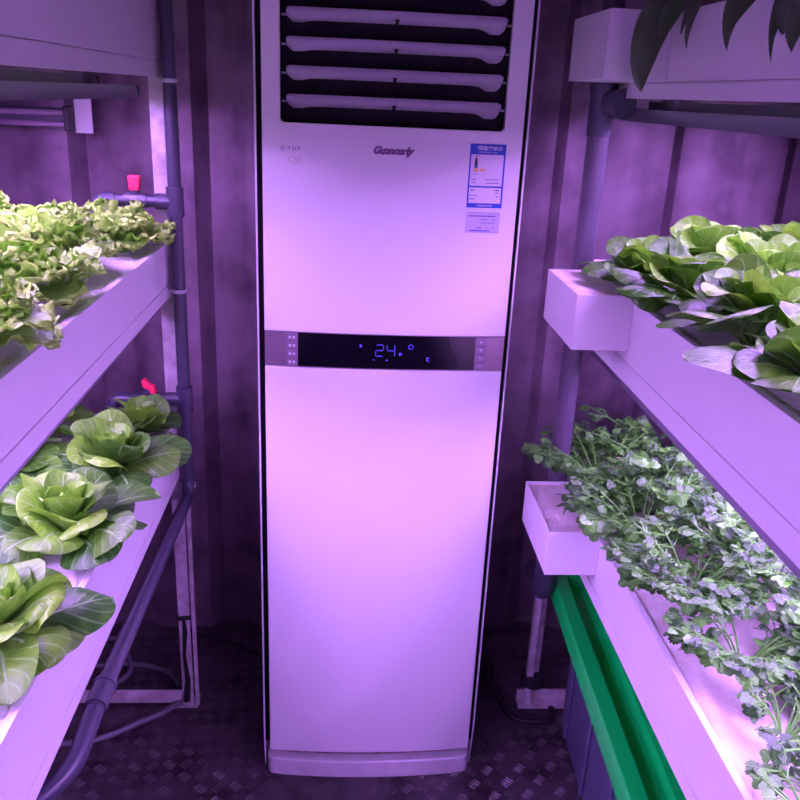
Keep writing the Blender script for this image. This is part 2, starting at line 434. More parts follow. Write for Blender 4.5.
# base plinth
def plinth(z0,z1,inset,mt,name):
    m=MB(); pts=[]; r=.02
    xa,xb=-.1755+inset*.3,.3465-inset*.3
    for k in range(5): a=PI+PI/2*k/4*1.0; pts.append((xa+r+r*math.cos(a), 1.722+inset+ r*math.sin(a)))
    for k in range(1,16):
        x=xa+r+(xb-xa-2*r)*k/16; t=(x-AC_)/AW; pts.append((x,1.702+inset-.016*(1-t*t)))
    for k in range(5): a=1.5*PI+PI/2*k/4; pts.append((xb-r+r*math.cos(a),1.722+inset+r*math.sin(a)))
    pts += [(xb,2.07),(xa,2.07)]
    m.prism(pts,2,z0,z1); return m.build(name,mt,ac,bevel=.004 if inset==0 else 0,seg=3)
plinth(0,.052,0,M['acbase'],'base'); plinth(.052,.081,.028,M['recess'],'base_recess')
# lettering and labels
text('Guancerly',.0185,(.085,yf(.085)-.0006,1.560),M['logo'],'raised_lettering',ac,shear=.35,bold=.0014,width=1.0)
text('O  T H P E F /',.0105,(-.103,yf(-.103)-.0004,1.556),M['logo'],'printed_line',ac,width=.95)
text('CJffi',.017,(-.104,yf(-.104)-.0004,1.535),M['chrome'],'printed_line',ac)
yl=min(yf(.238),yf(.31))-.0005
def flat(name,x0,x1,z0,z1,mt,parent,lift=0.,sk=0.):
    m=MB()
    a=[(x0,z0),(x1,z0),(x1,z1),(x0,z1)]
    f=[m.vert((x,yf(x)-.0006-lift,z)) for x,z in a]; b=[m.vert((x,yf(x)-.0001-lift,z)) for x,z in a]
    m.face(f); m.face(b[::-1])
    for i in range(4): m.face((f[i],b[i],b[(i+1)%4],f[(i+1)%4]))
    return m.build(name,mt,parent)
lb=flat('energy_label',.2375,.3095,1.457,1.580,M['blue'],ac)
flat('label_panel',.2405,.3060,1.4995,1.5600,M['paper'],lb,.0004); flat('label_panel',.2405,.3060,1.4660,1.4965,M['paper'],lb,.0004)
text('中国能效标识',.0092,(.2735,yf(.27)-.0014,1.5715),M['paper'],'label_title',lb,width=1.05,bold=.00012)
text('CHINA ENERGY LABEL',.0033,(.2735,yf(.27)-.0014,1.5642),M['paper'],'label_title',lb,width=1.1)
text('中国能效标识网',.0036,(.2735,yf(.27)-.0014,1.4613),M['paper'],'label_footer',lb,width=1.3)
m=MB(); y=yf(.25)-.0016
m.prism([(.2475,1.5345),(.2550,1.5345),(.2530,1.5525),(.2512,1.5560),(.2494,1.5525)],1,y,y+.0005); m.build('rating_arrow',M['black'],lb)
m=MB(); m.box(.2478,.2547,y-.0004,y,1.5355,1.5400); m.build('rating_arrow_band',M['teal'],lb)
m=MB(); m.prism(rrect(.2465,.2560,1.5265,1.5335,.0015),1,y,y+.0005); m.prism(rrect(.2600,.2690,1.5275,1.5330,.0015),1,y-.0004,y+.0005); m.build('rating_patch',M['orange'],lb)
m=MB(); random.seed(3)
def row(x0,x1,z,h=.0016):
    x=x0
    while x<x1:
        w=random.uniform(.0012,.0030); yy=yf(x)-.0014; m.box(x,min(x+w,x1),yy,yy+.0004,z,z+h); x+=w+.0007
row(.2500,.2560,1.5570); row(.2480,.2540,1.5215); row(.2440,.2540,1.5110); row(.2720,.2990,1.5115); row(.2440,.2520,1.5055); row(.2740,.2990,1.5050)
m.build('label_small_print',M['ink'],lb); m=MB()
row(.2425,.2520,1.4905,.002); row(.2920,.3020,1.4905,.0024); row(.2930,.3010,1.4860); row(.2425,.2580,1.4800); row(.2420,.2540,1.4735); row(.2960,.3010,1.4790)
m.build('label_small_print',M['ink'],lb)
st=flat('lower_sticker',.2385,.3080,1.4075,1.4480,M['clearlab'],ac)
m=MB()
row(.2440,.2990,1.4395,.0024); row(.2670,.2830,1.4330); row(.2900,.2980,1.4330); row(.2670,.2980,1.4265); row(.2620,.2720,1.4165,.002); row(.2800,.2830,1.4165); row(.2910,.2960,1.4165)
row(.2390,.3070,1.4472,.0006); row(.2390,.3070,1.4076,.0006)
m.build('sticker_print',M['ink'],st)
m=MB(); row(.2470,.2880,1.4105,.0022); m.build('sticker_footer',M['blue'],st)

# ------------------------------------------------------------------ planting troughs, boards, grow lights
def trough(side, x_out, x_in, zt, zg, zb, y1, label, y0=-2.15):
    """side: -1 left rack, 1 right rack; x_out is the face towards the aisle"""
    t=thing('planting_trough',label,'planting trough',((x_out+x_in)/2,(y0+y1)/2,zb),'white planting troughs of the two racks')
    s=side; w=.006
    a,b=x_out,x_in
    m=MB()
    lip=.012
    # U profile in (x,z) with small inward lips
    pr=[(a,zg),(a,zt),(a+s*lip,zt),(a+s*lip,zt-.004),(a+s*w,zt-.004),(a+s*w,zg+w),(b-s*w,zg+w),(b-s*w,zt-.004),(b-s*lip,zt-.004),(b-s*lip,zt),(b,zt),(b,zg)]
    m.prism(pr,1,y0,y1)
    m.build('trough_body',M['trough'],t)
    m=MB()
    for (ya,yb) in ((y0-.003,y0),(y1,y1+.003)): m.box(min(a,b),max(a,b),ya,yb,zg,zt)
    m.each('end_cap',M['trough'],t,bevel=.001)
    # rail that carries the trough: an angle with its own face below the joint line
    m=MB()
    for xo,d in ((a,s),(b,-s)):
        pr=[(xo+d*.0,zb),(xo+d*.0,zg-.0022),(xo+d*.004,zg-.0022),(xo+d*.004,zg-.0003),(xo+d*.03,zg-.0003),(xo+d*.03,zg-.004),(xo+d*.006,zg-.004),(xo+d*.006,zb+.003),(xo+d*.03,zb+.003),(xo+d*.03,zb)]
        m.prism(pr,1,y0,y1)
    m.each('support_rail',M['trough'],t)
    return t
def board(s, x_out, x_in, zt, zg, y1, label, old=False, y0=-2.14):
    x0=x_out+s*.0135; x1=x_in-s*.0135
    xa,xb=min(x0,x1),max(x0,x1)
    m=MB(); m.box(xa,xb,y0,y1-.004,zg+.012,zt-.006)
    o=m.build('planting_board',M['foamold'] if old else M['foam'],None,bevel=.003)
    return tag(o,label,'planting board','foam boards in the troughs')
def lamp(x, zt, y0, y1, label, flat=False, w=.034, h=.024):
    t=thing('grow_light',label,'grow light',(x,(y0+y1)/2,zt),'grow light battens under the troughs')
    m=MB(); pr=[(x-w/2,zt-h),(x-w/2+.004,zt-.004),(x-w/2+.008,zt),(x+w/2-.008,zt),(x+w/2-.004,zt-.004),(x+w/2,zt-h),(x+w/2-.002,zt-h),(x+w/2-.008,zt-.006),(x-w/2+.008,zt-.006),(x-w/2+.002,zt-h)]
    m.prism(pr,1,y0,y1); m.build('housing',M['alu'] if flat else M['darkalu'],t)
    m=MB()
    for a,b in ((y0-.008,y0),(y1,y1+.008)): m.box(x-w/2,x+w/2,a,b,zt-h,zt)
    m.each('end_cap',M['dark'],t,bevel=.0015)
    m=MB()
    hw=.007 if flat else .0095
    m.box(x-hw,x+hw,y0+.004,y1-.004,zt-h+.0015,zt-.0075); m.build('diffuser',M['leddim'] if flat else M['led'],t)
    return t
XLo, XLi = -.411, -.985
XRo, XRi = .540, 1.16
specs=[('L','top',-1,1.835,1.710,1.677,1.95),('L','middle',-1,1.322,1.228,1.196,1.95),('L','bottom',-1,.894,.760,.730,1.95),
       ('R','top',1,1.812,1.703,1.676,1.93),('R','middle',1,1.318,1.200,1.160,1.93),('R','bottom',1,.810,.695,.664,1.93)]
lamps=[]
for sd,lv,s,zt,zg,zb,y1 in specs:
    xo,xi=(XLo,XLi) if s<0 else (XRo,XRi)
    side='left' if s<0 else 'right'
    what={'Ltop':'cut off by the top of the view','Lmiddle':'holding frilly lettuce','Lbottom':'holding butterhead lettuce above the floor pipes',
          'Rtop':'with dark leaves hanging over its face','Rmiddle':'holding butterhead lettuce','Rbottom':'holding bushy celery above the green lid'}[sd+lv]
    t=trough(s,xo,xi,zt,zg,zb,y1,'long white %s %s trough %s'%(lv,side,what))
    bl={'Ltop':'white foam board in the top left trough','Lmiddle':'glaring white foam board under the frilly lettuce','Lbottom':'white foam board under the left butterhead lettuce',
        'Rtop':'white foam board in the top right trough','Rmiddle':'white foam board under the right butterhead lettuce','Rbottom':'stained white foam board under the celery plants'}[sd+lv]
    board(s,xo,xi,zt,zg,y1,bl,old=(sd+lv=='Rbottom'))
    if s>0:   # square header box on the aisle side
        zbx=zg+.022 if lv!='top' else zg
        z0={'top':1.703,'middle':1.222,'bottom':.727}[lv]; z1={'top':1.814,'middle':1.329,'bottom':.829}[lv]
        m=MB(); x0,x1,ya,yb,w=.430,.5395,1.50,1.742,.004
        m.box(x0,x1,ya,ya+w,z0,z1); m.box(x0,x1,yb-w,yb,z0,z1); m.box(x0,x0+w,ya+w,yb-w,z0,z1); m.box(x0+w,x1,ya+w,yb-w,z0,z0+w)
        bx=m.build('header_box',M['trough'],t,bevel=.0008)
        dz={'top':.004,'middle':.0015,'bottom':.007}[lv]
        B(x0+w+.002,x1+.0,ya+w+.0015,yb-w-.001,z1-.02,z1-dz).build('foam_cover',M['foamold'],bx,bevel=.002)
        m=MB(); m.box(x0+w,x1,ya+w,ya+w+.0015,z1-.018,z1-dz+.0008); m.box(x0+w,x0+w+.0018,ya+w+.002,yb-w,z1-.018,z1-dz-.002)
        m.build('stained_edge',M['rot'],bx)
    if lv!='bottom':
        top=zb-.003
        
        rl=lamp(xo+s*.050,top-.016,-2.10,1.90,'slim aluminium grow light along the aisle edge, under the %s %s trough'%(lv,side),flat=True)
        hb=MB()
        for yy in (1.60,.9,.1,-.7,-1.5): hb.box(xo+s*.050-.008,xo+s*.050+.008,yy,yy+.02,top-.016,top+.0035)
        hb.each('hanger',M['dark'],rl)
        for k,(dx,dz,ln) in enumerate(((.135,.0,1.93 if lv=='top' else 1.66),(.29,0.0,1.93 if lv=='top' else 1.66),(.45,0.0,1.93 if lv=='top' else 1.66))):
            lab='grow light under the %s %s trough, %s'%(lv,side,('nearest the aisle','in the middle','nearest the side wall')[k])
            lamps.append(lamp(xo+s*dx,top-dz,-2.10,ln-.02,lab))
# clips that hold the battens
# unlit twin tube fixture on the back wall, left
fx=thing('tube_light','dark twin tube fixture running along the back wall at upper left','tube light',(-.88,2.28,1.57))
B(-1.05,-.712,2.270,2.305,1.553,1.594).build('housing',M['darkalu'],fx,bevel=.003)
m=MB(); m.tube([(-1.05,2.258,1.583),(-.716,2.258,1.583)],.008); m.build('tube',M['tube'],fx)
m=MB(); m.tube([(-1.05,2.258,1.556),(-.716,2.258,1.556)],.0075); m.build('tube',M['tube'],fx)
B(-.716,-.700,2.246,2.306,1.540,1.600).build('end_cap',M['dark'],fx,bevel=.003)
B(-.700,-.657,2.29,2.295,1.535,1.620).build('mounting_plate',M['trough'],fx)
B(-.715,-.665,2.295,2.336,1.56,1.58).build('bracket',M['dark'],fx)

# ------------------------------------------------------------------ rack frames
fr=thing('rack_frame','white steel angle frame carrying the left planting troughs','rack frame',(-.7,1.97,0),'steel rack frames')
def angle(x,y,z0,z1,w,dx,dy,name,parent,t=.003):
    m=MB(); m.box(min(x,x+dx*w),max(x,x+dx*w),min(y,y+dy*t),max(y,y+dy*t),z0,z1); m.box(min(x,x+dx*t),max(x,x+dx*t),min(y+dy*t,y+dy*w),max(y+dy*t,y+dy*w),z0,z1)
    return m.build(name,M['frame'],parent)
angle(-.436,1.955,.006,2.30,.030,1,1,'post',fr); angle(-.975,1.955,.006,2.30,.03,1,1,'post',fr)
angle(-.436,-2.165,.006,2.30,.030,1,-1,'post',fr); angle(-.975,-2.165,.006,2.30,.03,1,-1,'post',fr)
B(-.401,-.391,1.956,1.964,.006,.66).build('post_edge_strip',M['frame'],fr)
m=MB(); m.box(-.945,-.437,1.958,1.961,.012,.055); m.box(-.945,-.437,1.961,1.99,.012,.015); m.build('foot_bar',M['frame'],fr)
for x in (-.42,-.96):
    for y in (1.972,-2.18):
        m=MB(); m.box(x-.035,x+.025,y-.022,y+.03,0,.006); p=m.build('foot_plate',M['frame'],fr,bevel=.001)
        m=MB(); m.tube([(x-.022,y-.010,.006),(x-.022,y-.010,.020)],.007,6); m.build('bolt',M['rust'],p)
fr2=thing('rack_frame','white steel frame carrying the right planting troughs, partly hidden','rack frame',(.8,1.97,0),'steel rack frames')
angle(.543,1.945,.006,2.30,.018,1,1,'post',fr2)
m=MB(); m.tube([(.573,1.978,.006),(.573,1.978,2.3)],.0125,14); m.build('post',M['frame'],fr2)
angle(1.12,1.945,.006,2.30,.03,1,1,'post',fr2)
angle(.545,-2.165,.006,2.30,.03,1,-1,'post',fr2); angle(1.12,-2.165,.006,2.30,.03,1,-1,'post',fr2)
m=MB(); m.box(.525,.68,1.935,1.975,.006,.010); m.box(.525,.68,1.970,1.975,.010,.045); m.build('foot_bar',M['frame'],fr2)
for x in (.56,1.13):
    for y in (1.965,-2.18):
        if x<1 and y>0: x=.565
        B(x-.035,x+.035,y-.02,y+.03,0,.006).build('foot_plate',M['frame'],fr2,bevel=.001)
# tape at the right foot
m=MB(); m.tube([(.565,1.966,.075),(.566,1.966,.11)],[.036,.032],12); m.build('tape_wrap',M['dark'],fr2)

# ------------------------------------------------------------------ water pipes
px,pyy=-.386,1.932
pp=thing('water_pipe','grey plastic water pipe running down beside the left rack, with side branches','pipe',(px,pyy,.7))
m=MB(); path=bend([(px,pyy,2.30),(px,pyy,.690),(-.386,1.10,.722)],.05)
m.tube(path,.0148,18); m.build('riser',M['pipe'],pp)
m=MB(); m.tube([(-.386,1.16,.7195),(-.386,1.105,.7215)],.0185,18); m.tube([(-.386,1.165,.7193),(-.386,1.157,.7197)],.0200,18); m.build('coupling',M['pipe'],pp)
m=MB(); m.tube(bend([(-.386,1.11,.7215),(-.386,.985,.710),(-.44,.93,.690),(-.60,.90,.670)],.04),.0150,18); m.build('return_elbow',M['pipe'],pp)
for zt,hz in ((1.416,1.458),(.944,.975)):
    m=MB(); m.tube([(px,pyy,zt-.032),(px,pyy,zt+.032)],.0195,18)
    m.tube([(px,pyy,zt),(px-.042,pyy,zt)],.0175,16); m.build('tee',M['pipe'],pp)
    m=MB(); m.tube(bend([(px-.04,pyy,zt),(-.560,pyy,zt),(-.560,pyy,zt-(.045 if zt<1.2 else .075))],.022),.0135,16); m.build('branch',M['pipe'],pp)
    m=MB(); m.tube([(-.545,pyy,zt),(-.518,pyy,zt)],.017,16); m.tube([(-.560,pyy,zt-.02),(-.560,pyy,zt-.04)],.017,16); m.build('elbow_socket',M['pipe'],pp)
    v=MB(); v.tube([(-.497,pyy,zt),(-.447,pyy,zt)],[.0165,.0165],16); v.tube([(-.472,pyy,zt),(-.472,pyy,zt+.027)],.010,12)
    vo=v.build('valve_body',M['pipe'],pp)
    h=MB()
    if zt>1.2: h.prism([(-.484,hz-.020),(-.462,hz-.020),(-.459,hz+.012),(-.486,hz+.013)],1,pyy-.011,pyy+.011)
    else: h.prism([(-.487,hz+.016),(-.477,hz+.021),(-.466,hz+.006),(-.456,hz+.004),(-.452,hz-.016),(-.462,hz-.020),(-.470,hz-.006),(-.483,hz-.001)],1,pyy-.010,pyy+.010)
    h.build('valve_handle',M['handle'],vo,bevel=.003,seg=3)
for z in (1.670,1.213,.712):
    m=MB(); m.tube([(px,pyy,z-.004),(px,pyy,z+.004)],.0172,18); m.box(px-.022,px-.012,pyy-.006,pyy+.006,z-.003,z+.003); m.build('cable_tie',M['tie'],pp)
# right side
rx,ry=.512,1.772
pr_=thing('water_pipe','thick grey plastic pipe rising behind the header boxes of the right rack','pipe',(rx,ry,.5))
m=MB(); m.tube([(rx,ry,2.30),(rx,ry,.60)],.0225,20); m.build('riser',M['pipelight'],pr_)
m=MB(); m.tube([(rx,ry,1.735),(rx,ry,1.60)],.0255,20); m.tube([(rx+.01,ry-.02,1.665),(rx+.028,ry-.062,1.665)],[.024,.030],18); m.tube([(rx,ry,1.70),(rx,ry,1.685)],.0285,20)
m.build('black_tee',M['pipedark'],pr_)
m=MB(); m.tube([(rx,ry,1.235),(rx,ry,1.165)],[.0265,.0265],20); m.tube([(rx,ry,1.235),(rx,ry,1.18),(rx,ry-.02,1.17)],[.026,.028,.020],18); m.build('coupling',M['pipedark'],pr_)
m=MB(); m.tube(bend([(rx,ry,.74),(rx,ry,.50),(rx+.01,ry+.14,.49)],.05),.0275,20); m.build('elbow',M['pipedark'],pr_)

# ------------------------------------------------------------------ hoses and cables on the floor
def hose(pts,r,mt,name,label,cat,group=None):
    out=[]; P=[Vector(p) for p in pts]
    for i in range(len(P)-1):
        p0=P[max(i-1,0)];p1=P[i];p2=P[i+1];p3=P[min(i+2,len(P)-1)]
        for k in range(8):
            t=k/8; out.append(.5*((2*p1)+(-p0+p2)*t+(2*p0-5*p1+4*p2-p3)*t*t+(-p0+3*p1-3*p2+p3)*t**3))
    out.append(P[-1]); m=MB(); m.tube(out,r,10); o=m.build(name,mt); return tag(o,label,cat,group)
hz=.0095
hose([(-.95,1.74,hz),(-.74,1.80,hz),(-.632,1.823,hz),(-.54,1.883,hz),(-.47,1.935,.012),(-.42,2.02,.012),(-.45,2.12,.012)],.0085,M['hose'],'floor_hose','pale grey hose curving on the floor in front of the left foot bar','hose')
hose([(-.90,2.15,hz),(-.72,2.26,hz),(-.66,2.20,hz),(-.62,2.10,hz),(-.66,2.03,hz)],.008,M['hose'],'floor_hose','grey hose looping on the floor behind the left foot bar','hose')
hose([(-.92,2.06,hz),(-.75,2.12,hz),(-.60,2.13,hz),(-.50,2.08,hz+.01),(-.46,2.03,hz)],.007,M['hose'],'floor_hose','grey hose arching behind the left rack post','hose')
hose([(-.48,2.30,.006),(-.33,2.24,.006),(-.23,2.16,.006),(-.205,2.05,.006)],.005,M['darkhose'],'floor_cable','black cable on the floor by the wall left of the air conditioner','cable')
hose([(.38,2.2,.010),(.46,2.05,.010),(.50,1.90,.010),(.60,1.88,.010),(.62,1.93,.012)],.009,M['darkhose'],'floor_cable','black cable lying on the floor around the right rack foot','cable')
hose([(.37,2.28,.010),(.44,2.20,.010),(.47,2.10,.011),(.40,2.05,.010),(.385,2.12,.010),(.43,2.27,.03),(.5,2.29,.010)],.009,M['darkhose'],'floor_cable','black cable coiled in the corner right of the air conditioner','cable')
# black cable tied down the left rack leg
m=MB(); m.tube([(-.421,1.949,.302),(-.418,1.948,.26),(-.424,1.948,.18),(-.417,1.947,.10),(-.424,1.946,.03)],[.004,.006,.004,.007,.010],8); m.tube([(-.438,1.950,.30),(-.402,1.950,.303)],.006,8); m.build('wrapped_cable',M['darkhose'],fr)

R_=math.radians
# ------------------------------------------------------------------ reservoir with green lid
bn=thing('storage_tank','grey ribbed plastic tank with a green lid under the right bottom trough','storage tank',(.60,1.85,0))
bn_parts=[]
m=MB()
for k in range(1): pass
bx0,bx1,by0,by1=.635,1.02,.30,1.88
m.box(bx0,bx1,by0,by1,0,.487); tk=m.build('tank_body',M['bin'],bn,bevel=.012,seg=3)
m=MB()
y=by1-.06
while y>by0+.05:
    m.box(bx0-.010,bx0,y-.022,y,.02,.44); y-=.20
m.box(bx0-.012,bx0,by0+.02,by1-.02,.435,.465)
m.build('side_rib',M['bin'],tk,bevel=.004)
# lid: raised wide rim, a long sunken channel, then the inner plateau
lx=.540
m=MB()
prf=[(lx,0.480),(lx,0.524),(lx+.005,0.532),(lx+.036,0.532),(lx+.042,0.526),(lx+.052,0.494),(lx+.078,0.494),(lx+.090,0.522),(lx+.30,0.522),(lx+.395,0.522),(lx+.40,0.494),(lx+0.457,0.494),(lx+0.467,0.528),(lx+.47,0.528),(lx+.47,0.480),(lx+0.494,0.480),(lx+.46,0.488),(lx+.02,0.488),(lx+.012,0.480)]
m.prism(prf,1,.25,1.815)
pr2=[(1.815,0.480),(1.815,0.494),(1.823,0.532),(1.850,0.532),(1.858,0.524),(1.858,0.480)]
m.prism(pr2,0,lx+.012,lx+.46); 
# far corner
m.prism([(lx,1.815),(lx,1.842),(lx+.012,1.858),(lx+.0125,1.858),(lx+.0125,1.815)],2,0.480,0.531)
ld=m.build('lid',M['green'],bn,bevel=.003,seg=3)
bn.rotation_euler=(0,0,R_(-2.4))

# ------------------------------------------------------------------ plants
def leaf(m, org, az, L, W, p0, p1, cup=.3, ruf=0., rf=6., n=13, k=7, neck=.22, tint=.5, tipcurl=0., prof='round', rnd=None, frill=0., side=0., roll=0.):
    rnd=rnd or random
    pos=Vector(org); sp_=0.; grid=[]; ph=rnd.uniform(0,6.28); ph2=rnd.uniform(0,6.28)
    ta=az
    for i in range(n+1):
        s=math.sin(i/n*PI/2)**1.0 if prof=='round' and not frill else i/n
        ds=L*(s-sp_); sp_=s
        a=p0+(p1-p0)*(s**1.3)+tipcurl*max(0,s-.7)**2*11
        ta=az+side*s*s
        d=Vector((math.cos(ta)*math.cos(a),math.sin(ta)*math.cos(a),math.sin(a)))
        lat=Vector((-math.sin(ta),math.cos(ta),0)); nor=lat.cross(d)*-1
        if nor.z<0 and abs(a)<PI/2: nor=-nor
        nor=Vector((-math.cos(ta)*math.sin(a),-math.sin(ta)*math.sin(a),math.cos(a)))
        if roll:
            q_=roll*min(1,s*2.2+.2); lat,nor=lat*math.cos(q_)+nor*math.sin(q_),nor*math.cos(q_)-lat*math.sin(q_)
        if prof=='round':
            if s<.18: w=neck*(1-.2*s/.18)
            else:
                q=(s-.18)/.82
                if q<.55: e_=q/.55; w=neck*.8+(1-neck*.8)*(e_*e_*(3-2*e_))**.8
                else: w=math.sqrt(max(0.,1-((q-.55)/.45)**2))*.97+.03
        elif prof=='wide':
            q=s; w=max(neck*(1-q),math.sin(PI*(q**1.15*.9+.04))**.7) 
        else:
            q=s; w=max(.02,math.sin(PI*min(1,q**.8))**.75)*(1-.2*q)
        w*=W/2; row=[]
        if i: pos=pos+d*ds
        for j in range(-k,k+1):
            t=j/k; at=abs(t)
            off=cup*w*at**2*1.1
            off+=ruf*W*at**2*math.sin(rf*s*2*PI+ph+(1.7 if t>0 else 0))
            if frill:
                e=max(at,max(0,(s-.75)/.25))**3
                off+=frill*e*(math.sin(s*36+t*9+ph)+.55*math.sin(s*58-t*17+ph2))
                ww=w*(1+.10*e*math.sin(s*60+ph2+t*20)); p=pos+lat*(t*ww)+nor*off+d*(frill*.8*e*math.sin(t*33+s*31+ph))
            else: p=pos+lat*(t*w*(1-.12*cup*at))+nor*off
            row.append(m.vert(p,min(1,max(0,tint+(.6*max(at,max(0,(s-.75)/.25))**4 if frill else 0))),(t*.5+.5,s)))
        grid.append(row)
    for r0,r1 in zip(grid,grid[1:]):
        for a,b,c,d_ in zip(r0,r0[1:],r1[1:],r1): m.face((a,b,c,d_),0,True)
R_=math.radians
def butter(x,y,z,r,seed,label,group,lean=0.,leanaz=0.,h=1.):
    rnd=random.Random(seed); t=thing('butterhead_lettuce',label,'lettuce',(x,y,z),group)
    m=MB(); n1=11
    a0=rnd.uniform(0,6.28)
    for i in range(n1):      # spreading outer leaves
        az=a0+2*PI*i/n1+rnd.uniform(-.25,.25); L=r*rnd.uniform(.9,1.28)
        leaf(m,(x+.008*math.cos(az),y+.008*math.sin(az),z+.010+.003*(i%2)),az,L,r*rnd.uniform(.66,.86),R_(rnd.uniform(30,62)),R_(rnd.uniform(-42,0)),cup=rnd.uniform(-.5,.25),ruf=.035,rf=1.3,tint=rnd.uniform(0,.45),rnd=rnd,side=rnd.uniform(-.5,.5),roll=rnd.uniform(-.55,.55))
    for i in range(13):       # middle whorl
        az=a0+.4+2*PI*i*5/13+rnd.uniform(-.25,.25); L=r*rnd.uniform(.72,1.0)
        leaf(m,(x+.006*math.cos(az),y+.006*math.sin(az),z+.015),az,L,r*rnd.uniform(.56,.78),R_(rnd.uniform(56,80)),R_(rnd.uniform(0,45)),cup=rnd.uniform(-.3,.5),ruf=.045,rf=1.8,tint=rnd.uniform(.1,.9),rnd=rnd,tipcurl=rnd.uniform(-1.3,.1),side=rnd.uniform(-.45,.45),roll=rnd.uniform(-.7,.7))
    m.build('outer_leaves',M['butter'],t,recalc=False)
    m=MB()
    for i in range(10):
        az=a0+2.4*i+rnd.uniform(-.2,.2); L=r*(.84-.045*i)*h
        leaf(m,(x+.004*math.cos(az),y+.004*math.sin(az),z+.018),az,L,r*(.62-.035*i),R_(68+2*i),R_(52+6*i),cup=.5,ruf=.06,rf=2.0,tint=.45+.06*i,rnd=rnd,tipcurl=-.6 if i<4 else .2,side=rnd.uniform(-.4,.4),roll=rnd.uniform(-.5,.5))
    for i in range(6):
        az=a0+1+2.4*i; L=r*(.52-.03*i)*h
        leaf(m,(x,y,z+.03),az,L,r*.36,R_(72),R_(105),cup=.8,ruf=.08,rf=2.6,tint=.85,rnd=rnd,n=7,k=5)
    m.build('heart_leaves',M['butter'],t,recalc=False)
    m=MB(); m.tube([(x,y,z-.002),(x,y,z+.03)],[.012,.016],10); m.build('stem',M['stem'],t)
    return t
def frilly(x,y,z,r,seed,label,group):
    rnd=random.Random(seed); t=thing('frilly_lettuce',label,'lettuce',(x,y,z),group)
    m=MB(); a0=rnd.uniform(0,6.28)
    for i in range(10):
        az=a0+2*PI*i/10+rnd.uniform(-.25,.25)
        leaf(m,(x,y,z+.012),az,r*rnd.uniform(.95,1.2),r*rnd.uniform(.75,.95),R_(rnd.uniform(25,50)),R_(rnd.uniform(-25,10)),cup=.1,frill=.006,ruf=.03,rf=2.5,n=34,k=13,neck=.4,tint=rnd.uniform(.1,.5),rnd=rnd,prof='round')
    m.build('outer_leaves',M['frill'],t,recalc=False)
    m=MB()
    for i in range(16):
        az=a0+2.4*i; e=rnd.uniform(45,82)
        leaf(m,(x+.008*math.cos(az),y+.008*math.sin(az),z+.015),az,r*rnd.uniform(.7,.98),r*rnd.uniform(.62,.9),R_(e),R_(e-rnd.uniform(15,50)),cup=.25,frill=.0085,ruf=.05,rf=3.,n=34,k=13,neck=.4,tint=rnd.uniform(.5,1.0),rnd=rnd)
    m.build('inner_leaves',M['frill'],t,recalc=False)
    m=MB(); m.tube([(x,y,z-.002),(x,y,z+.03)],[.012,.015],10); m.build('stem',M['stem'],t)
    return t
def leaflet(m,c,d,up,size,tint,rnd):
    """one lobed celery leaflet: a fan with toothed three-lobed edge, slightly cupped"""
    d=d.normalized(); lat=d.cross(up).normalized(); nor=lat.cross(d).normalized()
    ci=m.vert(c+d*size*.28-nor*size*.05,tint,(.5,.35)); base=m.vert(c,tint,(.5,.0)); ring=[base]
    N=24; rp=rnd.uniform(-.15,.15); dr=rnd.uniform(.05,.28)
    for i in range(N+1):
        a=-2.35+4.7*i/N
        lob=.60+.32*abs(math.cos(a*1.5+rp))**.7+.10*math.cos(a/2)
        tooth=1+(.09 if i%2 else -.09)
        rr=size*.62*lob*tooth
        u=math.cos(a)*rr; v=math.sin(a)*rr*.95
        p=c+d*(size*.28+u)+lat*v+nor*(-dr*abs(v)*.8-dr*max(0,u)**2/size*.8+rnd.uniform(-.03,.03)*size)
        ring.append(m.vert(p,tint,(.5+.5*v/(size*.62),min(1,max(0,.35+u/size)))))
    for a,b in zip(ring,ring[1:]): m.face((ci,a,b),0,True)
    m.face((ci,ring[-1],base),0,True)
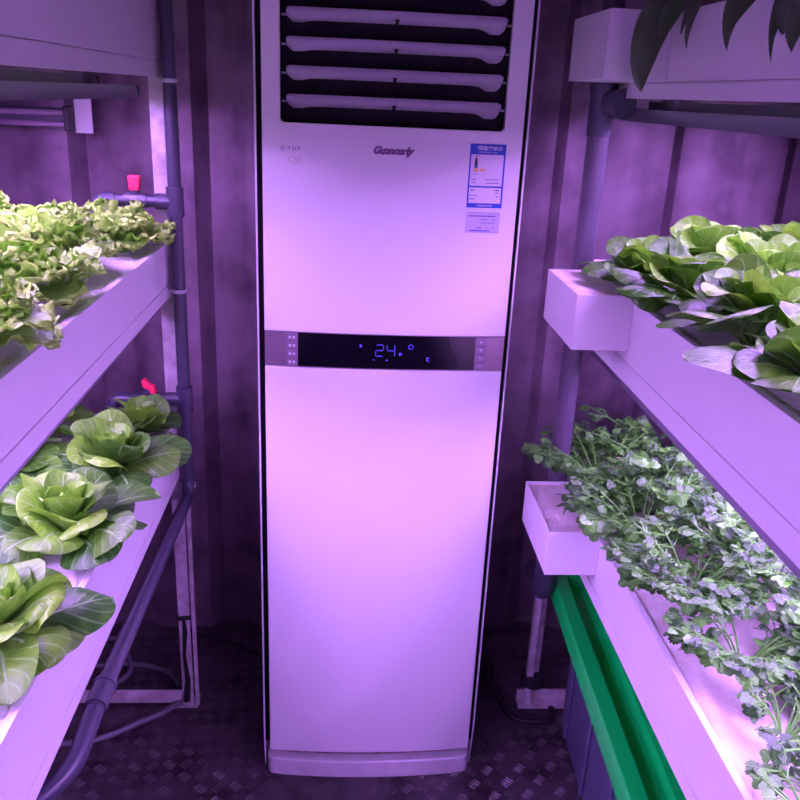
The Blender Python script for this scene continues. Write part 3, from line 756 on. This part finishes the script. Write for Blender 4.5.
def celery(x,y,z,h,nst,seed,label,group,spread=.5,sz=.0205,bias=(0,0)):
    rnd=random.Random(seed); t=thing('celery_plant',label,'celery plant',(x,y,z),group)
    ms=MB(); ml=MB()
    for i in range(nst):
        az=rnd.uniform(0,2*PI); sp=rnd.uniform(.15,1)**.8*spread; L=h*rnd.uniform(.65,1.12)
        o=Vector((x+.010*math.cos(az),y+.010*math.sin(az),z-.001)); P=[o]; d=Vector((math.cos(az)*sp+bias[0],math.sin(az)*sp+bias[1],1)).normalized(); p=o
        for k in range(6):
            p=p+d*L/6; P.append(p); d=(d+Vector((math.cos(az)*.16,math.sin(az)*.16,-.07))).normalized()
        ms.tube(P,[.0022-.0002*k for k in range(7)],5,cap=False)
        def tri(c,dr,s):
            tt=rnd.uniform(0,1)**1.6
            for da in (-1.05,0,1.05):
                dd=Vector((dr.x*math.cos(da)-dr.y*math.sin(da),dr.x*math.sin(da)+dr.y*math.cos(da),rnd.uniform(-.9,.35)))
                st=c+dd.normalized()*s*.28; ms.tube([c,st],.0008,4,cap=False)
                leaflet(ml,st,dd,Vector((rnd.uniform(-.7,.7),rnd.uniform(-.7,.7),1)),s*rnd.uniform(.8,1.15),tt,rnd)
        hd=Vector((d.x,d.y,0)); hd=hd.normalized() if hd.length>.01 else Vector((1,0,0))
        tri(P[-1],hd,sz*rnd.uniform(.9,1.2))
        for kk in (2,3,4,5,5):
            for sd in (-1,1):
                if rnd.random()<(.9 if kk>3 else .6 if kk==3 else .35):
                    a=rnd.uniform(.7,1.3)*sd; dd=Vector((hd.x*math.cos(a)-hd.y*math.sin(a),hd.x*math.sin(a)+hd.y*math.cos(a),.25)).normalized()
                    e=P[kk]+dd*rnd.uniform(.015,.038); ms.tube([P[kk],e],.0011,4,cap=False); tri(e,dd,sz*rnd.uniform(.65,1.0))
    ms.build('stems',M['stem'],t); ml.build('leaflets',M['celery'],t,recalc=False)
    return t

ORD=['nearest the back wall']+[k+' from the back' for k in ('second','third','fourth','fifth','sixth')]
def rowlab(kind, rowname, i, n):
    return '%s in the %s, %s'%(kind,rowname,ORD[i] if i<n-1 or n<3 else 'nearest the camera')
zb=1.322-.006
for i,(x,y,r) in enumerate([(-.485,1.84,.108),(-.565,1.59,.14),(-.545,1.33,.155),(-.52,1.06,.150),(-.52,.80,.14)]):
    frilly(x,y,zb,r,20+i,rowlab('light green frilly lettuce','aisle row',i,5),'frilly lettuces in the middle left trough')
for i,(x,y,r) in enumerate([(-.76,1.74,.14),(-.78,1.46,.15),(-.77,1.2,.15)]):
    frilly(x,y,zb,r,40+i,rowlab('frilly lettuce half hidden','wall row',i,3),'frilly lettuces in the middle left trough')
zb=.894-.006
for i,(x,y,r) in enumerate([(-.465,1.81,.10),(-.470,1.60,.135),(-.482,1.33,.145),(-.490,1.035,.137),(-.545,.745,.12)]):
    butter(x,y,zb,r,60+i,rowlab('butterhead lettuce','aisle row of the bottom left trough',i,5),'butterhead lettuces in the bottom left trough')
for i,(x,y,r) in enumerate([(-.70,1.82,.13),(-.69,1.57,.135),(-.70,1.31,.14),(-.72,1.05,.14)]):
    butter(x,y,zb,r,80+i,rowlab('butterhead lettuce','wall row of the bottom left trough',i,4),'butterhead lettuces in the bottom left trough')
zb=1.318-.006
for i,(x,y,r) in enumerate([(.600,1.63,.115),(.615,1.43,.130),(.635,1.21,.145),(.605,.955,.150),(.62,.72,.14)]):
    butter(x,y,zb,r,100+i,rowlab('butterhead lettuce','aisle row of the middle right trough',i,5),'butterhead lettuces in the middle right trough',h=.95)
for i,(x,y,r) in enumerate([(.79,1.75,.145),(.81,1.53,.15),(.82,1.30,.15),(.83,1.06,.14)]):
    butter(x,y,zb,r,120+i,rowlab('butterhead lettuce','middle row of the middle right trough',i,4),'butterhead lettuces in the middle right trough',h=.95)
for i,(x,y,r) in enumerate([(1.0,1.80,.145),(1.01,1.56,.145),(1.02,1.32,.13)]):
    butter(x,y,zb,r,140+i,rowlab('butterhead lettuce','outer row of the middle right trough',i,3),'butterhead lettuces in the middle right trough',h=.95)
zb=.810-.006
cel=[(.600,1.70,.20,38),(.625,1.50,.18,42),(.645,1.29,.165,34),(.665,1.10,.14,20),(.655,.94,.105,13),(.615,.79,.07,6)]
for i,(x,y,h,n) in enumerate(cel):
    celery(x,y,zb,h,n,160+i,rowlab('celery plant','aisle row of the bottom right trough',i,6),'celery plants in the bottom right trough',spread=.8 if i<3 else .9,bias=((-.18,0) if i<2 else (0,0)))
cel=[(.79,1.72,.27,32),(.81,1.50,.23,32),(.83,1.30,.20,30),(.84,1.10,.17,20),(.83,.92,.14,14)]
for i,(x,y,h,n) in enumerate(cel):
    celery(x,y,zb,h,n,180+i,rowlab('celery plant','middle row of the bottom right trough',i,5),'celery plants in the bottom right trough',spread=.7)
for i,(x,y,h,n) in enumerate([(1.0,1.72,.22,16),(1.0,1.46,.2,16),(1.0,1.22,.18,14)]):
    celery(x,y,zb,h,n,200+i,rowlab('celery plant','outer row of the bottom right trough',i,3),'celery plants in the bottom right trough',spread=.7)

# long dark leaves drooping over the top right trough
zb=1.812-.006
def droop(x,y,z,leaves,seed,label):
    rnd=random.Random(seed); t=thing('hanging_leaf_plant',label,'leafy plant',(x,y,z),'plants in the top right trough')
    m=MB(); s=MB()
    s.tube([(x,y,z-.001),(x,y,z+.05),(x-.01,y,z+.10)],[.006,.005,.004],8)
    for (az,L,W,out,end) in leaves:
        o=Vector((x-.01,y,z+.05+rnd.uniform(0,.05)))
        e=Vector((.530,y+math.sin(az)*out,z+.032))
        s.tube([o,(o+e)/2+Vector((0,0,.03)),e],.0022,6,cap=False)
        leaf(m,e,PI+az*.5,L,W,R_(-50),R_(end+14),roll=1.15*(1 if az>=0 else -.8),cup=.25,ruf=.03,rf=1.2,n=14,k=4,tint=rnd.uniform(0,1),prof='lance',rnd=rnd)
    s.build('stems',M['darkstem'],t); m.build('leaves',M['spinach'],t,recalc=False)
droop(.60,1.45,zb,[(.0,.165,.085,.02,-112),(-.8,.09,.045,.05,-95),(.7,.08,.035,.04,-80)],1,'plant with the longest dark leaf hanging over the top right trough face')
droop(.60,1.33,zb,[(.0,.10,.018,.02,-115),(.8,.08,.03,.04,-90)],2,'plant with a thin withered leaf over the top right trough edge')
droop(.60,1.17,zb,[(.0,.11,.040,.02,-110),(-.6,.09,.035,.05,-90)],3,'plant with short dark leaves over the top right trough edge')
droop(.60,1.02,zb,[(.4,.13,.035,.05,-112),(-.3,.10,.055,.02,-105),(-1.,.12,.05,.05,-110)],4,'plant with curled dark leaves at the camera end of the top right trough')

# ------------------------------------------------------------------ camera, world, view
x_=Vector((0.99747597,0.02128052,0.06774093)); d_=Vector((-0.05620984,-0.34625259,0.93645587)); v_=Vector((-0.04338374,0.93789993,0.34418246))
right=Vector((x_[0],d_[0],-v_[0])); down=Vector((x_[1],d_[1],-v_[1])); fwd=Vector((x_[2],d_[2],-v_[2]))
cam=bpy.data.cameras.new('camera'); co=bpy.data.objects.new('camera',cam); C.objects.link(co)
mt=Matrix((right,-down,-fwd)).transposed().to_4x4(); mt.translation=Vector((0,0,1.664)); co.matrix_world=mt
cam.sensor_width=36; cam.lens=833/800*36; cam.clip_start=.02
sc.camera=co
w=bpy.data.worlds.new('world'); sc.world=w; w.use_nodes=True
w.node_tree.nodes['Background'].inputs[0].default_value=(.30,.18,.45,1); w.node_tree.nodes['Background'].inputs[1].default_value=.02
sc.view_settings.view_transform='Standard'; sc.view_settings.look='None'; sc.view_settings.exposure=0; sc.view_settings.gamma=1
sc.cycles.max_bounces=8
